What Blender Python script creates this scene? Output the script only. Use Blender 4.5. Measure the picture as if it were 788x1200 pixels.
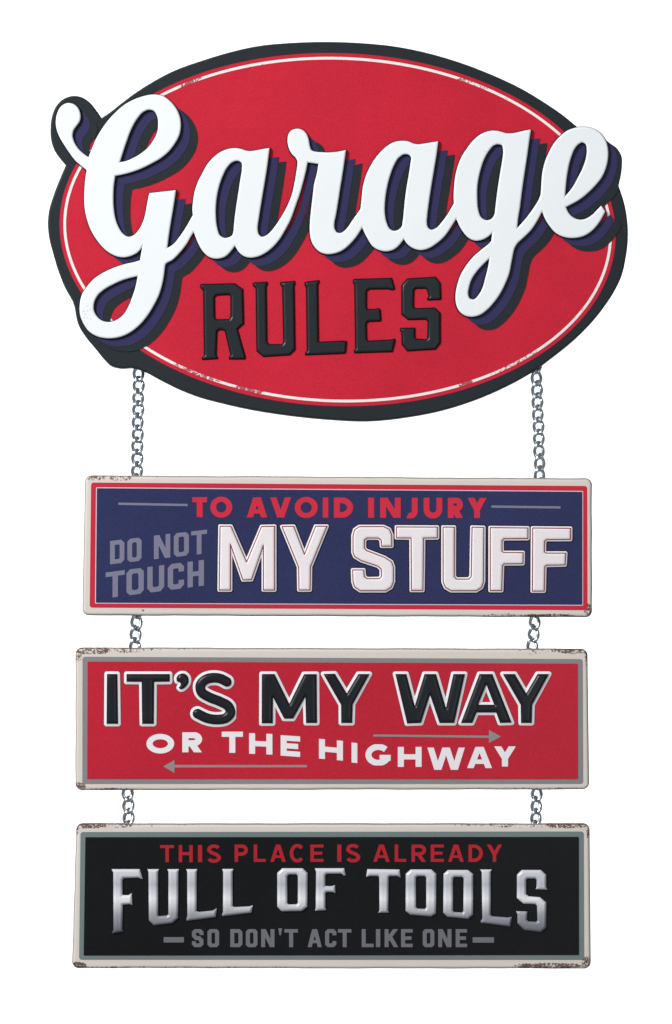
import bpy, math, random
import numpy as np
from mathutils import Vector
from mathutils.geometry import delaunay_2d_cdt
random.seed(4)
scene = bpy.context.scene
for o in list(bpy.data.objects): bpy.data.objects.remove(o)

# ------------------------------------------------------------------ camera, light, exposure
# plan unit: 1 mm; plan x runs right, plan y runs down, the frame is 788 x 1200 mm
MM = 0.001
cam_d = bpy.data.cameras.new('camera'); cam = bpy.data.objects.new('camera', cam_d)
scene.collection.objects.link(cam); scene.camera = cam
cam.location = (0, -3.2, 0.6); cam.rotation_euler = (math.radians(90), 0, 0)
cam_d.sensor_fit = 'VERTICAL'; cam_d.sensor_height = 24; cam_d.lens = 24*3.2/1.2
cam_d.clip_end = 100; cam_d.clip_start = 0.05

W = bpy.data.worlds.new('World'); scene.world = W; W.use_nodes = True
W.node_tree.nodes['Background'].inputs[0].default_value = (0.93, 0.97, 1.0, 1)
W.node_tree.nodes['Background'].inputs[1].default_value = 0.25

def area(name, loc, target, size, power, col=(1, 1, 1)):
    d = bpy.data.lights.new(name, 'AREA'); d.shape = 'RECTANGLE'; d.size, d.size_y = size
    d.energy = power; d.color = col
    o = bpy.data.objects.new(name, d); scene.collection.objects.link(o)
    o.location = loc
    o.rotation_euler = (Vector(target)-Vector(loc)).to_track_quat('-Z', 'Y').to_euler()
    return o
area('key_softbox', (-2.7, -2.7, 2.7), (0, 0, 0.5), (0.75, 0.75), 186, (1.0, 0.985, 0.97))
area('added_fill_lamp', (1.3, -2.6, 0.1), (0, 0, 0.4), (1.2, 1.2), 9, (0.93, 0.96, 1.0))  # weak fill added out of frame, stands for no known source
for sx in (-1, 1):
    area('added_backdrop_lamp', (sx*1.15, 0.35, 0.6), (sx*1.15, 1.5, 0.6), (0.5, 2.6), 27, (1, 1, 1))  # unseen lamps added behind the sign so the wall clips to white

vs = scene.view_settings
scene.display_settings.display_device = 'sRGB'
vs.view_transform = 'Standard'; vs.look = 'None'; vs.exposure = 0; vs.gamma = 1; vs.use_curve_mapping = False
scene.render.engine = 'CYCLES'
scene.cycles.use_denoising = True
scene.cycles.max_bounces = 6
scene.render.film_transparent = False

# ------------------------------------------------------------------ materials
def srgb(r, g, b):
    f = lambda c: (c/255/12.92) if c/255 <= 0.04045 else ((c/255+0.055)/1.055)**2.4
    return (f(r), f(g), f(b), 1)

def paint(name, col, rough=0.45, spec=0.3, grain=0.10, wear=None, wearcol=None, origin=(0, 0), bump=0.12,
          wear_scale=260, metallic=0.0, wob=0.25, amb=0.0, grain_scale=700, clear=0.0):
    """printed / enamelled tin: fine grain, orange peel, worn spots ((x,y,rx,ry,strength) in plan mm)"""
    m = bpy.data.materials.new(name); m.use_nodes = True
    nt = m.node_tree; N = nt.nodes; L = nt.links
    bs = N['Principled BSDF']
    bs.inputs['Roughness'].default_value = rough
    bs.inputs['Specular IOR Level'].default_value = spec
    bs.inputs['Metallic'].default_value = metallic
    tc = N.new('ShaderNodeTexCoord')
    def noise(scale, detail=2, rg=0.55):
        n = N.new('ShaderNodeTexNoise'); n.inputs['Scale'].default_value = scale
        n.inputs['Detail'].default_value = detail; n.inputs['Roughness'].default_value = rg
        L.new(tc.outputs['Object'], n.inputs['Vector']); return n.outputs['Fac']
    def math_(op, a, b=None, c=None, clamp=False):
        n = N.new('ShaderNodeMath'); n.operation = op; n.use_clamp = clamp
        for i, v in enumerate((a, b, c)):
            if v is None: continue
            if isinstance(v, (int, float)): n.inputs[i].default_value = v
            else: L.new(v, n.inputs[i])
        return n.outputs[0]
    # value multiplier = 1 + grain*(fine noise) + a little broad mottling
    g1 = math_('MULTIPLY_ADD', math_('SUBTRACT', noise(grain_scale, 2, 0.7), 0.5), grain*5.5, 1.0)
    g2 = math_('MULTIPLY_ADD', math_('SUBTRACT', noise(9, 3), 0.5), grain*2.2, 1.0)
    gg = math_('MULTIPLY', g1, g2)
    mul = N.new('ShaderNodeVectorMath'); mul.operation = 'SCALE'
    mul.inputs[0].default_value = col[:3]; L.new(gg, mul.inputs['Scale'])
    out = mul.outputs[0]
    rough_out = None
    if wear:
        sep = N.new('ShaderNodeSeparateXYZ'); L.new(tc.outputs['Object'], sep.inputs[0])
        tot = None
        for (x, y, rx, ry, s) in wear:
            lx = (x-origin[0])*MM; lz = -(y-origin[1])*MM
            dx = math_('MULTIPLY', math_('SUBTRACT', sep.outputs['X'], lx), 1/(rx*MM))
            dz = math_('MULTIPLY', math_('SUBTRACT', sep.outputs['Z'], lz), 1/(ry*MM))
            r2 = math_('ADD', math_('MULTIPLY', dx, dx), math_('MULTIPLY', dz, dz))
            w_ = math_('MULTIPLY', math_('SUBTRACT', 1.7, math_('SQRT', r2), clamp=True), s)
            tot = w_ if tot is None else math_('MAXIMUM', tot, w_)
        nz = math_('ADD', math_('MULTIPLY', noise(wear_scale, 5, 0.72), 0.75), math_('MULTIPLY', noise(60, 2), 0.25))
        fac = math_('MULTIPLY_ADD', math_('ADD', nz, math_('MULTIPLY_ADD', tot, 0.5, -0.97)), 16.0, 0.0, clamp=True)
        fac = math_('MULTIPLY', fac, 0.92)
        wc = N.new('ShaderNodeMix'); wc.data_type = 'RGBA'
        L.new(noise(140, 2), wc.inputs['Factor'])
        wc.inputs[6].default_value = wearcol[0]; wc.inputs[7].default_value = wearcol[1]
        mx = N.new('ShaderNodeMix'); mx.data_type = 'RGBA'
        L.new(fac, mx.inputs['Factor']); L.new(out, mx.inputs[6]); L.new(wc.outputs[2], mx.inputs[7])
        out = mx.outputs[2]
        L.new(math_('MULTIPLY_ADD', fac, 0.35, rough), bs.inputs['Roughness'])
    L.new(out, bs.inputs['Base Color'])
    b1 = N.new('ShaderNodeBump'); b1.inputs['Strength'].default_value = bump; b1.inputs['Distance'].default_value = 0.0006
    L.new(noise(420, 3, 0.6), b1.inputs['Height'])
    b2 = N.new('ShaderNodeBump'); b2.inputs['Strength'].default_value = wob; b2.inputs['Distance'].default_value = 0.003
    L.new(noise(16, 2, 0.5), b2.inputs['Height']); L.new(b2.outputs[0], b1.inputs['Normal'])
    L.new(b1.outputs[0], bs.inputs['Normal'])
    return m

RUST = (srgb(104, 58, 46), srgb(34, 22, 20))
SCUFF = (srgb(120, 110, 108), srgb(60, 58, 60))

# ------------------------------------------------------------------ distance-field drawing board
class Field:
    """signed distance field (mm) on a grid over plan box; shapes are drawn, united, offset, contoured and embossed"""
    def __init__(s, x0, y0, x1, y1, h=0.6):
        s.x0, s.y0, s.h = x0, y0, h
        s.nx = int((x1-x0)/h)+2; s.ny = int((y1-y0)/h)+2
        s.X = x0+np.arange(s.nx)*h; s.Y = y0+np.arange(s.ny)*h
        s.S = np.full((s.ny, s.nx), 60.0)
    def like(s):
        f = object.__new__(Field); f.__dict__.update(s.__dict__); f.S = np.full((s.ny, s.nx), 60.0); return f
    def _dist(s, segs, R=26.0):
        D = np.full((s.ny, s.nx), float(R))
        for (ax, ay, bx, by) in segs:
            i0 = max(0, int((min(ax, bx)-R-s.x0)/s.h)); i1 = min(s.nx, int((max(ax, bx)+R-s.x0)/s.h)+2)
            j0 = max(0, int((min(ay, by)-R-s.y0)/s.h)); j1 = min(s.ny, int((max(ay, by)+R-s.y0)/s.h)+2)
            if i0 >= i1 or j0 >= j1: continue
            px = s.X[None, i0:i1]-ax; py = s.Y[j0:j1, None]-ay
            vx, vy = bx-ax, by-ay; l2 = vx*vx+vy*vy+1e-12
            t = np.clip((px*vx+py*vy)/l2, 0, 1)
            d = np.sqrt((px-t*vx)**2+(py-t*vy)**2)
            D[j0:j1, i0:i1] = np.minimum(D[j0:j1, i0:i1], d)
        return D
    def poly_sdf(s, rings, R=26.0):
        segs = []
        for r in rings:
            for k in range(len(r)):
                a, b = r[k], r[(k+1) % len(r)]
                segs.append((a[0], a[1], b[0], b[1]))
        D = s._dist(segs, R)
        T = np.zeros((s.ny, s.nx+1), np.int32)
        for (ax, ay, bx, by) in segs:
            if ay == by: continue
            lo, hi = min(ay, by), max(ay, by)
            j0 = max(0, math.ceil((lo-s.y0)/s.h)); j1 = min(s.ny-1, math.ceil((hi-s.y0)/s.h)-1)
            if j1 < j0: continue
            js = np.arange(j0, j1+1); yy = s.y0+js*s.h
            xc = ax+(yy-ay)*(bx-ax)/(by-ay)
            ii = np.clip(np.ceil((xc-s.x0)/s.h).astype(int), 0, s.nx)
            np.add.at(T, (js, ii), 1)
        inside = (np.cumsum(T, axis=1)[:, :s.nx] % 2) == 1
        return np.where(inside, -D, D)
    def add(s, rings, R=26.0): s.S = np.minimum(s.S, s.poly_sdf(rings, R)); return s
    def cut(s, rings): s.S = np.maximum(s.S, s.poly_sdf(rings)); return s
    def stroke(s, pts, t):
        segs = [(pts[k][0], pts[k][1], pts[k+1][0], pts[k+1][1]) for k in range(len(pts)-1)]
        s.S = np.minimum(s.S, s._dist(segs)-t/2); return s
    def at(s, x, y):
        fx = min(max((x-s.x0)/s.h, 0), s.nx-1.001); fy = min(max((y-s.y0)/s.h, 0), s.ny-1.001)
        i, j = int(fx), int(fy); u, v = fx-i, fy-j; S = s.S
        return (S[j, i]*(1-u)+S[j, i+1]*u)*(1-v)+(S[j+1, i]*(1-u)+S[j+1, i+1]*u)*v
    def grad(s, x, y):
        e = s.h*0.8
        gx = s.at(x+e, y)-s.at(x-e, y); gy = s.at(x, y+e)-s.at(x, y-e)
        n = math.hypot(gx, gy)
        return (gx/n, gy/n) if n > 1e-9 else (0, 0)
    def contours(s, lev, tol=0.035):
        v = s.S-lev; v = np.where(np.abs(v) < 1e-6, 1e-6, v)
        v[0, :] = v[-1, :] = 1.0; v[:, 0] = v[:, -1] = 1.0
        ins = v < 0
        code = ins[:-1, :-1]*1+ins[:-1, 1:]*2+ins[1:, 1:]*4+ins[1:, :-1]*8
        js, is_ = np.nonzero((code > 0) & (code < 15))
        TB = {1: (3, 0), 2: (0, 1), 3: (3, 1), 4: (1, 2), 6: (0, 2), 7: (3, 2), 8: (2, 3), 9: (2, 0), 11: (2, 1), 12: (1, 3), 13: (1, 0), 14: (0, 3)}
        adj = {}
        def key(j, i, e):
            return ((0, j, i), (1, j, i+1), (0, j+1, i), (1, j, i))[e]
        def link(a, b):
            adj.setdefault(a, []).append(b); adj.setdefault(b, []).append(a)
        for j, i in zip(js.tolist(), is_.tolist()):
            c = int(code[j, i])
            if c in TB: link(key(j, i, TB[c][0]), key(j, i, TB[c][1]))
            elif c == 5: link(key(j, i, 3), key(j, i, 0)); link(key(j, i, 1), key(j, i, 2))
            else: link(key(j, i, 0), key(j, i, 1)); link(key(j, i, 2), key(j, i, 3))
        def pt(k):
            d, j, i = k
            if d == 0: a, b = v[j, i], v[j, i+1]; t = a/(a-b); return (s.x0+(i+t)*s.h, s.y0+j*s.h)
            a, b = v[j, i], v[j+1, i]; t = a/(a-b); return (s.x0+i*s.h, s.y0+(j+t)*s.h)
        seen = set(); loops = []
        for k0 in adj:
            if k0 in seen: continue
            loop = [k0]; seen.add(k0); prev, cur = None, k0
            while True:
                nx = [q for q in adj[cur] if q != prev and q not in seen]
                if not nx: break
                prev, cur = cur, nx[0]; seen.add(cur); loop.append(cur)
            P = [pt(k) for k in loop]
            if len(P) < 6: continue
            out = [P[0]]; a = 0; n = len(P)
            while a < n-1:
                b = a+1
                while b+1 < n and b+1-a < 26:
                    ax, ay = P[a]; bx, by = P[b+1]; ll = math.hypot(bx-ax, by-ay)+1e-9
                    if max(abs((P[m][0]-ax)*(by-ay)-(P[m][1]-ay)*(bx-ax))/ll for m in range(a+1, b+1)) > tol: break
                    b += 1
                out.append(P[b]); a = b
            if math.hypot(out[-1][0]-out[0][0], out[-1][1]-out[0][1]) < 0.02: out.pop()
            if len(out) >= 3: loops.append(out)
        return loops

def emboss(field, levels, origin, back=None, cuts=None):
    """levels: [(offset d, height z, material of the band inward of it)], outermost first.  Returns list of mesh data"""
    verts, edges, lev = [], [], []
    for li, (d, z, m) in enumerate(levels):
        for loop in field.contours(d):
            n0 = len(verts); n = len(loop)
            for p in loop: verts.append(Vector(p)); lev.append(li)
            edges += [(n0+k, n0+(k+1) % n) for k in range(n)]
    cut_lines = cuts or []
    for (a, b) in cut_lines:
        n0 = len(verts); verts += [Vector(a), Vector(b)]; lev += [-1, -1]; edges.append((n0, n0+1))
    V, E, F, ov, oe, of = delaunay_2d_cdt(verts, edges, [], 0, 1e-5, True)
    ds = [l[0] for l in levels]; zs = [l[1] for l in levels]
    slopes = []
    for i in range(len(levels)):
        s = []
        if i > 0: s.append((zs[i]-zs[i-1])/max(1e-6, ds[i-1]-ds[i]))
        if i < len(levels)-1: s.append((zs[i+1]-zs[i])/max(1e-6, ds[i]-ds[i+1]))
        else: s.append(0.0)
        slopes.append(0.0 if i == len(levels)-1 else sum(math.atan(q) for q in s)/len(s))
    vl, vz, vn = [], [], []
    for k, p in enumerate(V):
        l = [lev[q] for q in ov[k] if lev[q] >= 0]
        if l: li = max(l); z = zs[li]; ang = slopes[li]
        else:
            li = -1; d = field.at(p[0], p[1])
            z = float(np.interp(-d, [-q for q in ds], zs)); ang = 0.0 if d < ds[-1] else float(np.interp(-d, [-q for q in ds], slopes))
        g = field.grad(p[0], p[1]) if abs(ang) > 1e-4 else (0, 0)
        vl.append(li); vz.append(z)
        vn.append((g[0]*math.sin(ang), -math.cos(ang), -g[1]*math.sin(ang)))
    faces, mats = [], []
    for f in F:
        cx = sum(V[q][0] for q in f)/3; cy = sum(V[q][1] for q in f)/3
        ls = [vl[q] for q in f if vl[q] >= 0]
        dc = field.at(cx, cy)
        if ls and min(ls) != max(ls): b = min(ls)
        elif ls:
            b = ls[0] if dc < ds[ls[0]] else ls[0]-1
            if -1 in [vl[q] for q in f]: b = sum(1 for q in ds if dc < q)-1
        else: b = sum(1 for q in ds if dc < q)-1
        if b < 0: continue
        a_ = (V[f[1]]-V[f[0]]); b_ = (V[f[2]]-V[f[0]])
        cr = a_[0]*b_[1]-a_[1]*b_[0]
        if abs(cr) < 1e-7: continue
        f = list(f) if cr < 0 else list(reversed(f))
        # plan y is down: a clockwise triangle in plan faces the viewer (-Y)
        faces.append(f); mats.append(levels[b][2])
    P = [((p[0]-origin[0])*MM, -z*MM, -(p[1]-origin[1])*MM) for p, z in zip(V, vz)]
    comps = None
    if cuts:
        def oncut(q):
            for (a, b) in cut_lines:
                vx, vy = b[0]-a[0], b[1]-a[1]; px, py = V[q][0]-a[0], V[q][1]-a[1]
                l = math.hypot(vx, vy)
                if abs(px*vy-py*vx)/l < 0.004 and -0.01 < (px*vx+py*vy)/l < l+0.01: return True
            return False
        oc = [oncut(q) for q in range(len(V))]
        em = {}
        for fi, f in enumerate(faces):
            for k in range(3):
                a, b = f[k], f[(k+1) % 3]
                if oc[a] and oc[b]: continue
                em.setdefault((min(a, b), max(a, b)), []).append(fi)
        par = list(range(len(faces)))
        def find(a):
            while par[a] != a: par[a] = par[par[a]]; a = par[a]
            return a
        for l in em.values():
            for q in l[1:]: par[find(q)] = find(l[0])
        comps = {}
        for fi in range(len(faces)): comps.setdefault(find(fi), []).append(fi)
        comps = [c for c in comps.values()]
    if back is not None:
        n = len(P); z = back
        P += [((p[0]-origin[0])*MM, -z*MM, -(p[1]-origin[1])*MM) for p in V]; vn += [(0, 1, 0)]*n
        nf = [[q+n for q in f[::-1]] for f in faces]; faces = faces+nf; mats = mats+[levels[0][2]]*len(nf)
    return P, vn, faces, mats, comps

def mesh_from(name, P, vn, faces, mats, materials, sel=None):
    if sel is not None:
        faces = [faces[i] for i in sel]; mats = [mats[i] for i in sel]
    used = sorted({q for f in faces for q in f}); mp = {q: i for i, q in enumerate(used)}
    me = bpy.data.meshes.new(name)
    me.from_pydata([P[q] for q in used], [], [[mp[q] for q in f] for f in faces])
    for m in materials: me.materials.append(m)
    me.polygons.foreach_set('material_index', mats)
    me.polygons.foreach_set('use_smooth', [True]*len(faces))
    me.update()
    me.normals_split_custom_set_from_vertices([vn[q] for q in used])
    return me

def link(name, me, parent=None, label=None):
    o = bpy.data.objects.new(name, me); scene.collection.objects.link(o)
    if parent: o.parent = parent
    if label: o['label'] = label
    return o

def thing(name, label, cat, loc=(0, 0, 0), group=None):
    o = bpy.data.objects.new(name, None); scene.collection.objects.link(o)
    o.location = loc; o['label'] = label; o['category'] = cat; o.empty_display_size = 0.05
    if group: o['group'] = group
    return o

def world_pos(x, y, depth=0): return ((x-394)*MM, depth*MM, (1200-y)*MM)

def part(name, field, levels, materials, th, origin, label=None, back=None):
    P, vn, f, m, _ = emboss(field, levels, origin, back)
    return link(name, mesh_from(name, P, vn, f, m, materials), th, label)

# ------------------------------------------------------------------ drawing helpers
def tile(ox, oy, size, pts):
    k = size/788.0
    return [(ox+p[0]*k, oy+p[1]*k) + tuple(p[2:]) for p in pts]

def smooth(pts, sub=4):
    """closed ring of (x,y) or (x,y,1): Catmull-Rom through points, 1 = sharp corner"""
    n = len(pts); out = []
    c = [len(p) > 2 and p[2] == 1 for p in pts]
    for i in range(n):
        p0, p1, p2, p3 = pts[i-1], pts[i], pts[(i+1) % n], pts[(i+2) % n]
        if c[i]: p0 = (2*p1[0]-p2[0], 2*p1[1]-p2[1])
        if c[(i+1) % n]: p3 = (2*p2[0]-p1[0], 2*p2[1]-p1[1])
        d1 = math.hypot(p2[0]-p1[0], p2[1]-p1[1])
        if d1 < 1e-6: continue
        # tangents scaled for uneven spacing
        da = math.hypot(p1[0]-p0[0], p1[1]-p0[1])+1e-6; db = math.hypot(p3[0]-p2[0], p3[1]-p2[1])+1e-6
        m1 = [((p2[k]-p1[k])*da/d1+(p1[k]-p0[k])*d1/da)/(da+d1)*d1 for k in (0, 1)]
        m2 = [((p3[k]-p2[k])*d1/db+(p2[k]-p1[k])*db/d1)/(db+d1)*d1 for k in (0, 1)]
        for s in range(sub):
            t = s/sub; h1 = 2*t**3-3*t*t+1; h2 = t**3-2*t*t+t; h3 = -2*t**3+3*t*t; h4 = t**3-t*t
            out.append(tuple(h1*p1[k]+h2*m1[k]+h3*p2[k]+h4*m2[k] for k in (0, 1)))
    return out

def mitre(pts, t):
    """polygon of a butt-ended, mitred stroke"""
    n = len(pts); L_, R_ = [], []
    for i in range(n):
        if i == 0: d = (pts[1][0]-pts[0][0], pts[1][1]-pts[0][1]); s = 1
        elif i == n-1: d = (pts[-1][0]-pts[-2][0], pts[-1][1]-pts[-2][1]); s = 1
        else:
            a = (pts[i][0]-pts[i-1][0], pts[i][1]-pts[i-1][1]); b = (pts[i+1][0]-pts[i][0], pts[i+1][1]-pts[i][1])
            la, lb = math.hypot(*a), math.hypot(*b); a = (a[0]/la, a[1]/la); b = (b[0]/lb, b[1]/lb)
            d = (a[0]+b[0], a[1]+b[1]); ld = math.hypot(*d) or 1
            s = min(2.5, 1/max(0.2, (d[0]*a[0]+d[1]*a[1])/ld))
        l = math.hypot(*d) or 1; nx, ny = -d[1]/l*t/2*s, d[0]/l*t/2*s
        L_.append((pts[i][0]+nx, pts[i][1]+ny)); R_.append((pts[i][0]-nx, pts[i][1]-ny))
    return L_+R_[::-1]

def arc(cx, cy, rx, ry, a0, a1, n=14):
    return [(cx+rx*math.cos(math.radians(a0+(a1-a0)*k/n)), cy+ry*math.sin(math.radians(a0+(a1-a0)*k/n))) for k in range(n+1)]

def rect(x0, y0, x1, y1): return [(x0, y0), (x1, y0), (x1, y1), (x0, y1)]

def glyph(ch, W_, H, t, style):
    """list of shapes (each a list of rings) in a W_ x H box, y down"""
    a = t/2; th = t*0.86; R = []
    st = lambda pts, tt=t: R.append([mitre(pts, tt)])
    rc = lambda *q: R.append([rect(*q)])
    oc = style == 'oct'
    if ch in 'O0':
        if oc:
            c = 0.2*W_; i = 0.08*W_
            o = [(c, 0), (W_-c, 0), (W_, c), (W_, H-c), (W_-c, H), (c, H), (0, H-c), (0, c)]
            q = [(t+i, th), (W_-t-i, th), (W_-t, th+i), (W_-t, H-th-i), (W_-t-i, H-th), (t+i, H-th), (t, H-th-i), (t, th+i)]
            R.append([o, q])
        else: R.append([arc(W_/2, H/2, W_/2, H/2, 0, 360, 40)[:-1], arc(W_/2, H/2, W_/2-t, H/2-th, 0, 360, 40)[:-1]])
    elif ch == 'I': rc(0, 0, W_, H)
    elif ch == '-': rc(0, 0, W_, H)
    elif ch == "'": R.append([[(0, 0), (W_, 0), (W_*0.7, H), (W_*0.3, H)]])
    elif ch == 'T': rc(0, 0, W_, th); rc(W_/2-a, 0, W_/2+a, H)
    elif ch == 'L': rc(0, 0, t, H); rc(0, H-th, W_, H)
    elif ch == 'E': rc(0, 0, t, H); rc(0, H-th, W_, H); rc(0, 0, W_, th); rc(0, H/2-th/2, W_*0.9, H/2+th/2)
    elif ch == 'F': rc(0, 0, t, H); rc(0, 0, W_, th); rc(0, H*.45-th/2, W_*0.85, H*.45+th/2)
    elif ch == 'H': rc(0, 0, t, H); rc(W_-t, 0, W_, H); rc(0, H/2-th/2, W_, H/2+th/2)
    elif ch == 'U':
        if oc: st([(a, -2), (a, H-a-.15*W_), (a+.15*W_, H-th/2), (W_-a-.15*W_, H-th/2), (W_-a, H-a-.15*W_), (W_-a, -2)])
        else: st([(a, -2)]+arc(W_/2, H-W_*.5+a*0.1, W_/2-a, W_*.5-a*1.05, 180, 0, 16)+[(W_-a, -2)])
    elif ch == 'D':
        rc(0, 0, t, H)
        if oc: st([(0, th/2), (W_-a-.15*W_, th/2), (W_-a, th/2+.15*W_), (W_-a, H-th/2-.15*W_), (W_-a-.15*W_, H-th/2), (0, H-th/2)])
        else: st([(0, th/2), (W_*.36, th/2)]+arc(W_*.36, H/2, W_*.64-a, H/2-th/2, -88, 88, 16)+[(W_*.36, H-th/2), (0, H-th/2)])
    elif ch in 'PR':
        rc(0, 0, t, H); hb = H*0.55
        if oc: st([(0, th/2), (W_-a-.12*W_, th/2), (W_-a, th/2+.15*W_), (W_-a, hb-.15*W_), (W_-a-.12*W_, hb), (0, hb)])
        else: st([(0, th/2), (W_*.5, th/2)]+arc(W_*.5, (th/2+hb)/2, W_*.46-a, (hb-th/2)/2, -88, 88, 12)+[(W_*.5, hb), (0, hb)])
        if ch == 'R': st([(W_*.42, hb-1), (W_-a*.95, H+a)], t*1.05)
    elif ch == 'A':
        st([(a*.95, H+t*.3), (W_/2-.06*t, -t*.35+a*.3)]); st([(W_-a*.95, H+t*.3), (W_/2+.06*t, -t*.35+a*.3)])
        R.append([[(W_/2-t*.42, 0), (W_/2+t*.42, 0), (W_/2+t*.6, t), (W_/2-t*.6, t)]])
        rc(W_*.22, H*.70-th*.42, W_*.78, H*.70+th*.42)
    elif ch == 'V':
        st([(a*.95, -t*.3), (W_/2, H+t*.2)]); st([(W_-a*.95, -t*.3), (W_/2, H+t*.2)])
    elif ch == 'W':
        q = W_/4
        for (x0, x1) in ((a*.9, q*1.12), (W_-a*.9, W_-q*1.12)): st([(x0, -t*.3), (x1, H+t*.2)])
        for (x0, x1) in ((q*1.12, 2*q), (W_-q*1.12, 2*q)): st([(x0, H+t*.2), (x1, -t*.3)])
    elif ch == 'M':
        rc(0, 0, t, H); rc(W_-t, 0, W_, H); st([(a, -t*.2), (W_/2, H*.8)]); st([(W_-a, -t*.2), (W_/2, H*.8)])
    elif ch == 'N':
        rc(0, 0, t, H); rc(W_-t, 0, W_, H); st([(a*.9, -t*.3), (W_-a*.9, H+t*.3)])
    elif ch == 'Y':
        st([(a*.95, -t*.3), (W_/2, H*.58)]); st([(W_-a*.95, -t*.3), (W_/2, H*.58)]); rc(W_/2-a, H*.5, W_/2+a, H)
    elif ch == 'K':
        rc(0, 0, t, H); st([(W_-a*.9, -t*.3), (t*.7, H*.60)]); st([(W_*.38, H*.40), (W_-a*.8, H+t*.3)])
    elif ch == 'J':
        r = W_/2-a*.6
        st([(W_-a, -2), (W_-a, H-r-th/2)]+arc(W_-a-r, H-r-th/2, r, r, 8, 125, 10))
    elif ch == 'C':
        if oc: st([(W_-a, H*.34), (W_-a, th/2+.15*W_), (W_-a-.15*W_, th/2), (a+.15*W_, th/2), (a, th/2+.15*W_), (a, H-th/2-.15*W_), (a+.15*W_, H-th/2), (W_-a-.15*W_, H-th/2), (W_-a, H-th/2-.15*W_), (W_-a, H*.66)])
        else: st(arc(W_/2, H/2, W_/2-a, H/2-th/2, -42, -318, 24))
    elif ch == 'G':
        st(arc(W_/2, H/2, W_/2-a, H/2-th/2, -42, -345, 26)); rc(W_*.55, H*.5, W_-a*.3, H*.5+th*.9); rc(W_-t*1.1, H*.5, W_-t*.1, H*.78)
    elif ch == 'S':
        if oc: st([(W_-a, H*.33), (W_-a, th/2+.15*W_), (W_-a-.15*W_, th/2), (a+.15*W_, th/2), (a, th/2+.15*W_), (a, H*.36), (a+.2*W_, H*.5), (W_-a-.2*W_, H*.5), (W_-a, H*.64), (W_-a, H-th/2-.15*W_), (W_-a-.15*W_, H-th/2), (a+.15*W_, H-th/2), (a, H-th/2-.15*W_), (a, H*.67)])
        else: st(arc(W_/2, H*.27+th*.12, W_/2-a*1.15, H*.27-th*.38, -28, -190, 10)+[(W_*.32, H*.44), (W_*.68, H*.55)]+arc(W_/2, H*.73-th*.10, W_/2-a, H*.27-th*.40, -10, 160, 10))
    return R

def word(name, spec, style, t, mat, th, origin, z, label=None, round_=0.0, slope=0.0, hgrid=0.4):
    """spec: list of (char, x0, x1, y0, y1[, slope]) in plan mm"""
    x0 = min(q[1] for q in spec); x1 = max(q[2] for q in spec); y0 = min(q[3] for q in spec); y1 = max(q[4] for q in spec)
    f = Field(x0-4, y0-14, x1+4, y1+14, hgrid)
    for q in spec:
        ch, a, b, c, d = q[:5]; sl = q[5] if len(q) > 5 else slope
        tr = lambda p: (a+p[0], c+p[1]+sl*p[0])
        g = f.like()
        for rings in glyph(ch, b-a, d-c, t, style):
            g.add([[tr(p) for p in r] for r in rings], 8)
        g.cut([[tr(p) for p in rect(0, 0, b-a, d-c)]])
        f.S = np.minimum(f.S, g.S)
    return part(name, f, [(round_, z, 0)], [mat], th, origin, label)

# ------------------------------------------------------------------ backdrop
def plane(name, y, half, mat):
    me = bpy.data.meshes.new(name)
    # a wall panel with real thickness, front face at y
    v = [(sx*half, yy, 0.6+sz*half) for yy in (y, y+0.05) for sx, sz in ((-1, -1), (1, -1), (1, 1), (-1, 1))]
    me.from_pydata(v, [], [(0, 1, 2, 3), (7, 6, 5, 4), (0, 4, 5, 1), (1, 5, 6, 2), (2, 6, 7, 3), (3, 7, 4, 0)])
    me.materials.append(mat); me.update()
    return link(name, me)
bm_ = paint('backdrop_white', (0.9, 0.9, 0.9, 1), rough=0.9, spec=0.05, grain=0.0, bump=0.05, wob=0.0)
bd = plane('wall', 1.5, 4.0, bm_); bd['kind'] = 'structure'; bd['label'] = 'plain bright white wall far behind the hanging sign'

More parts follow.
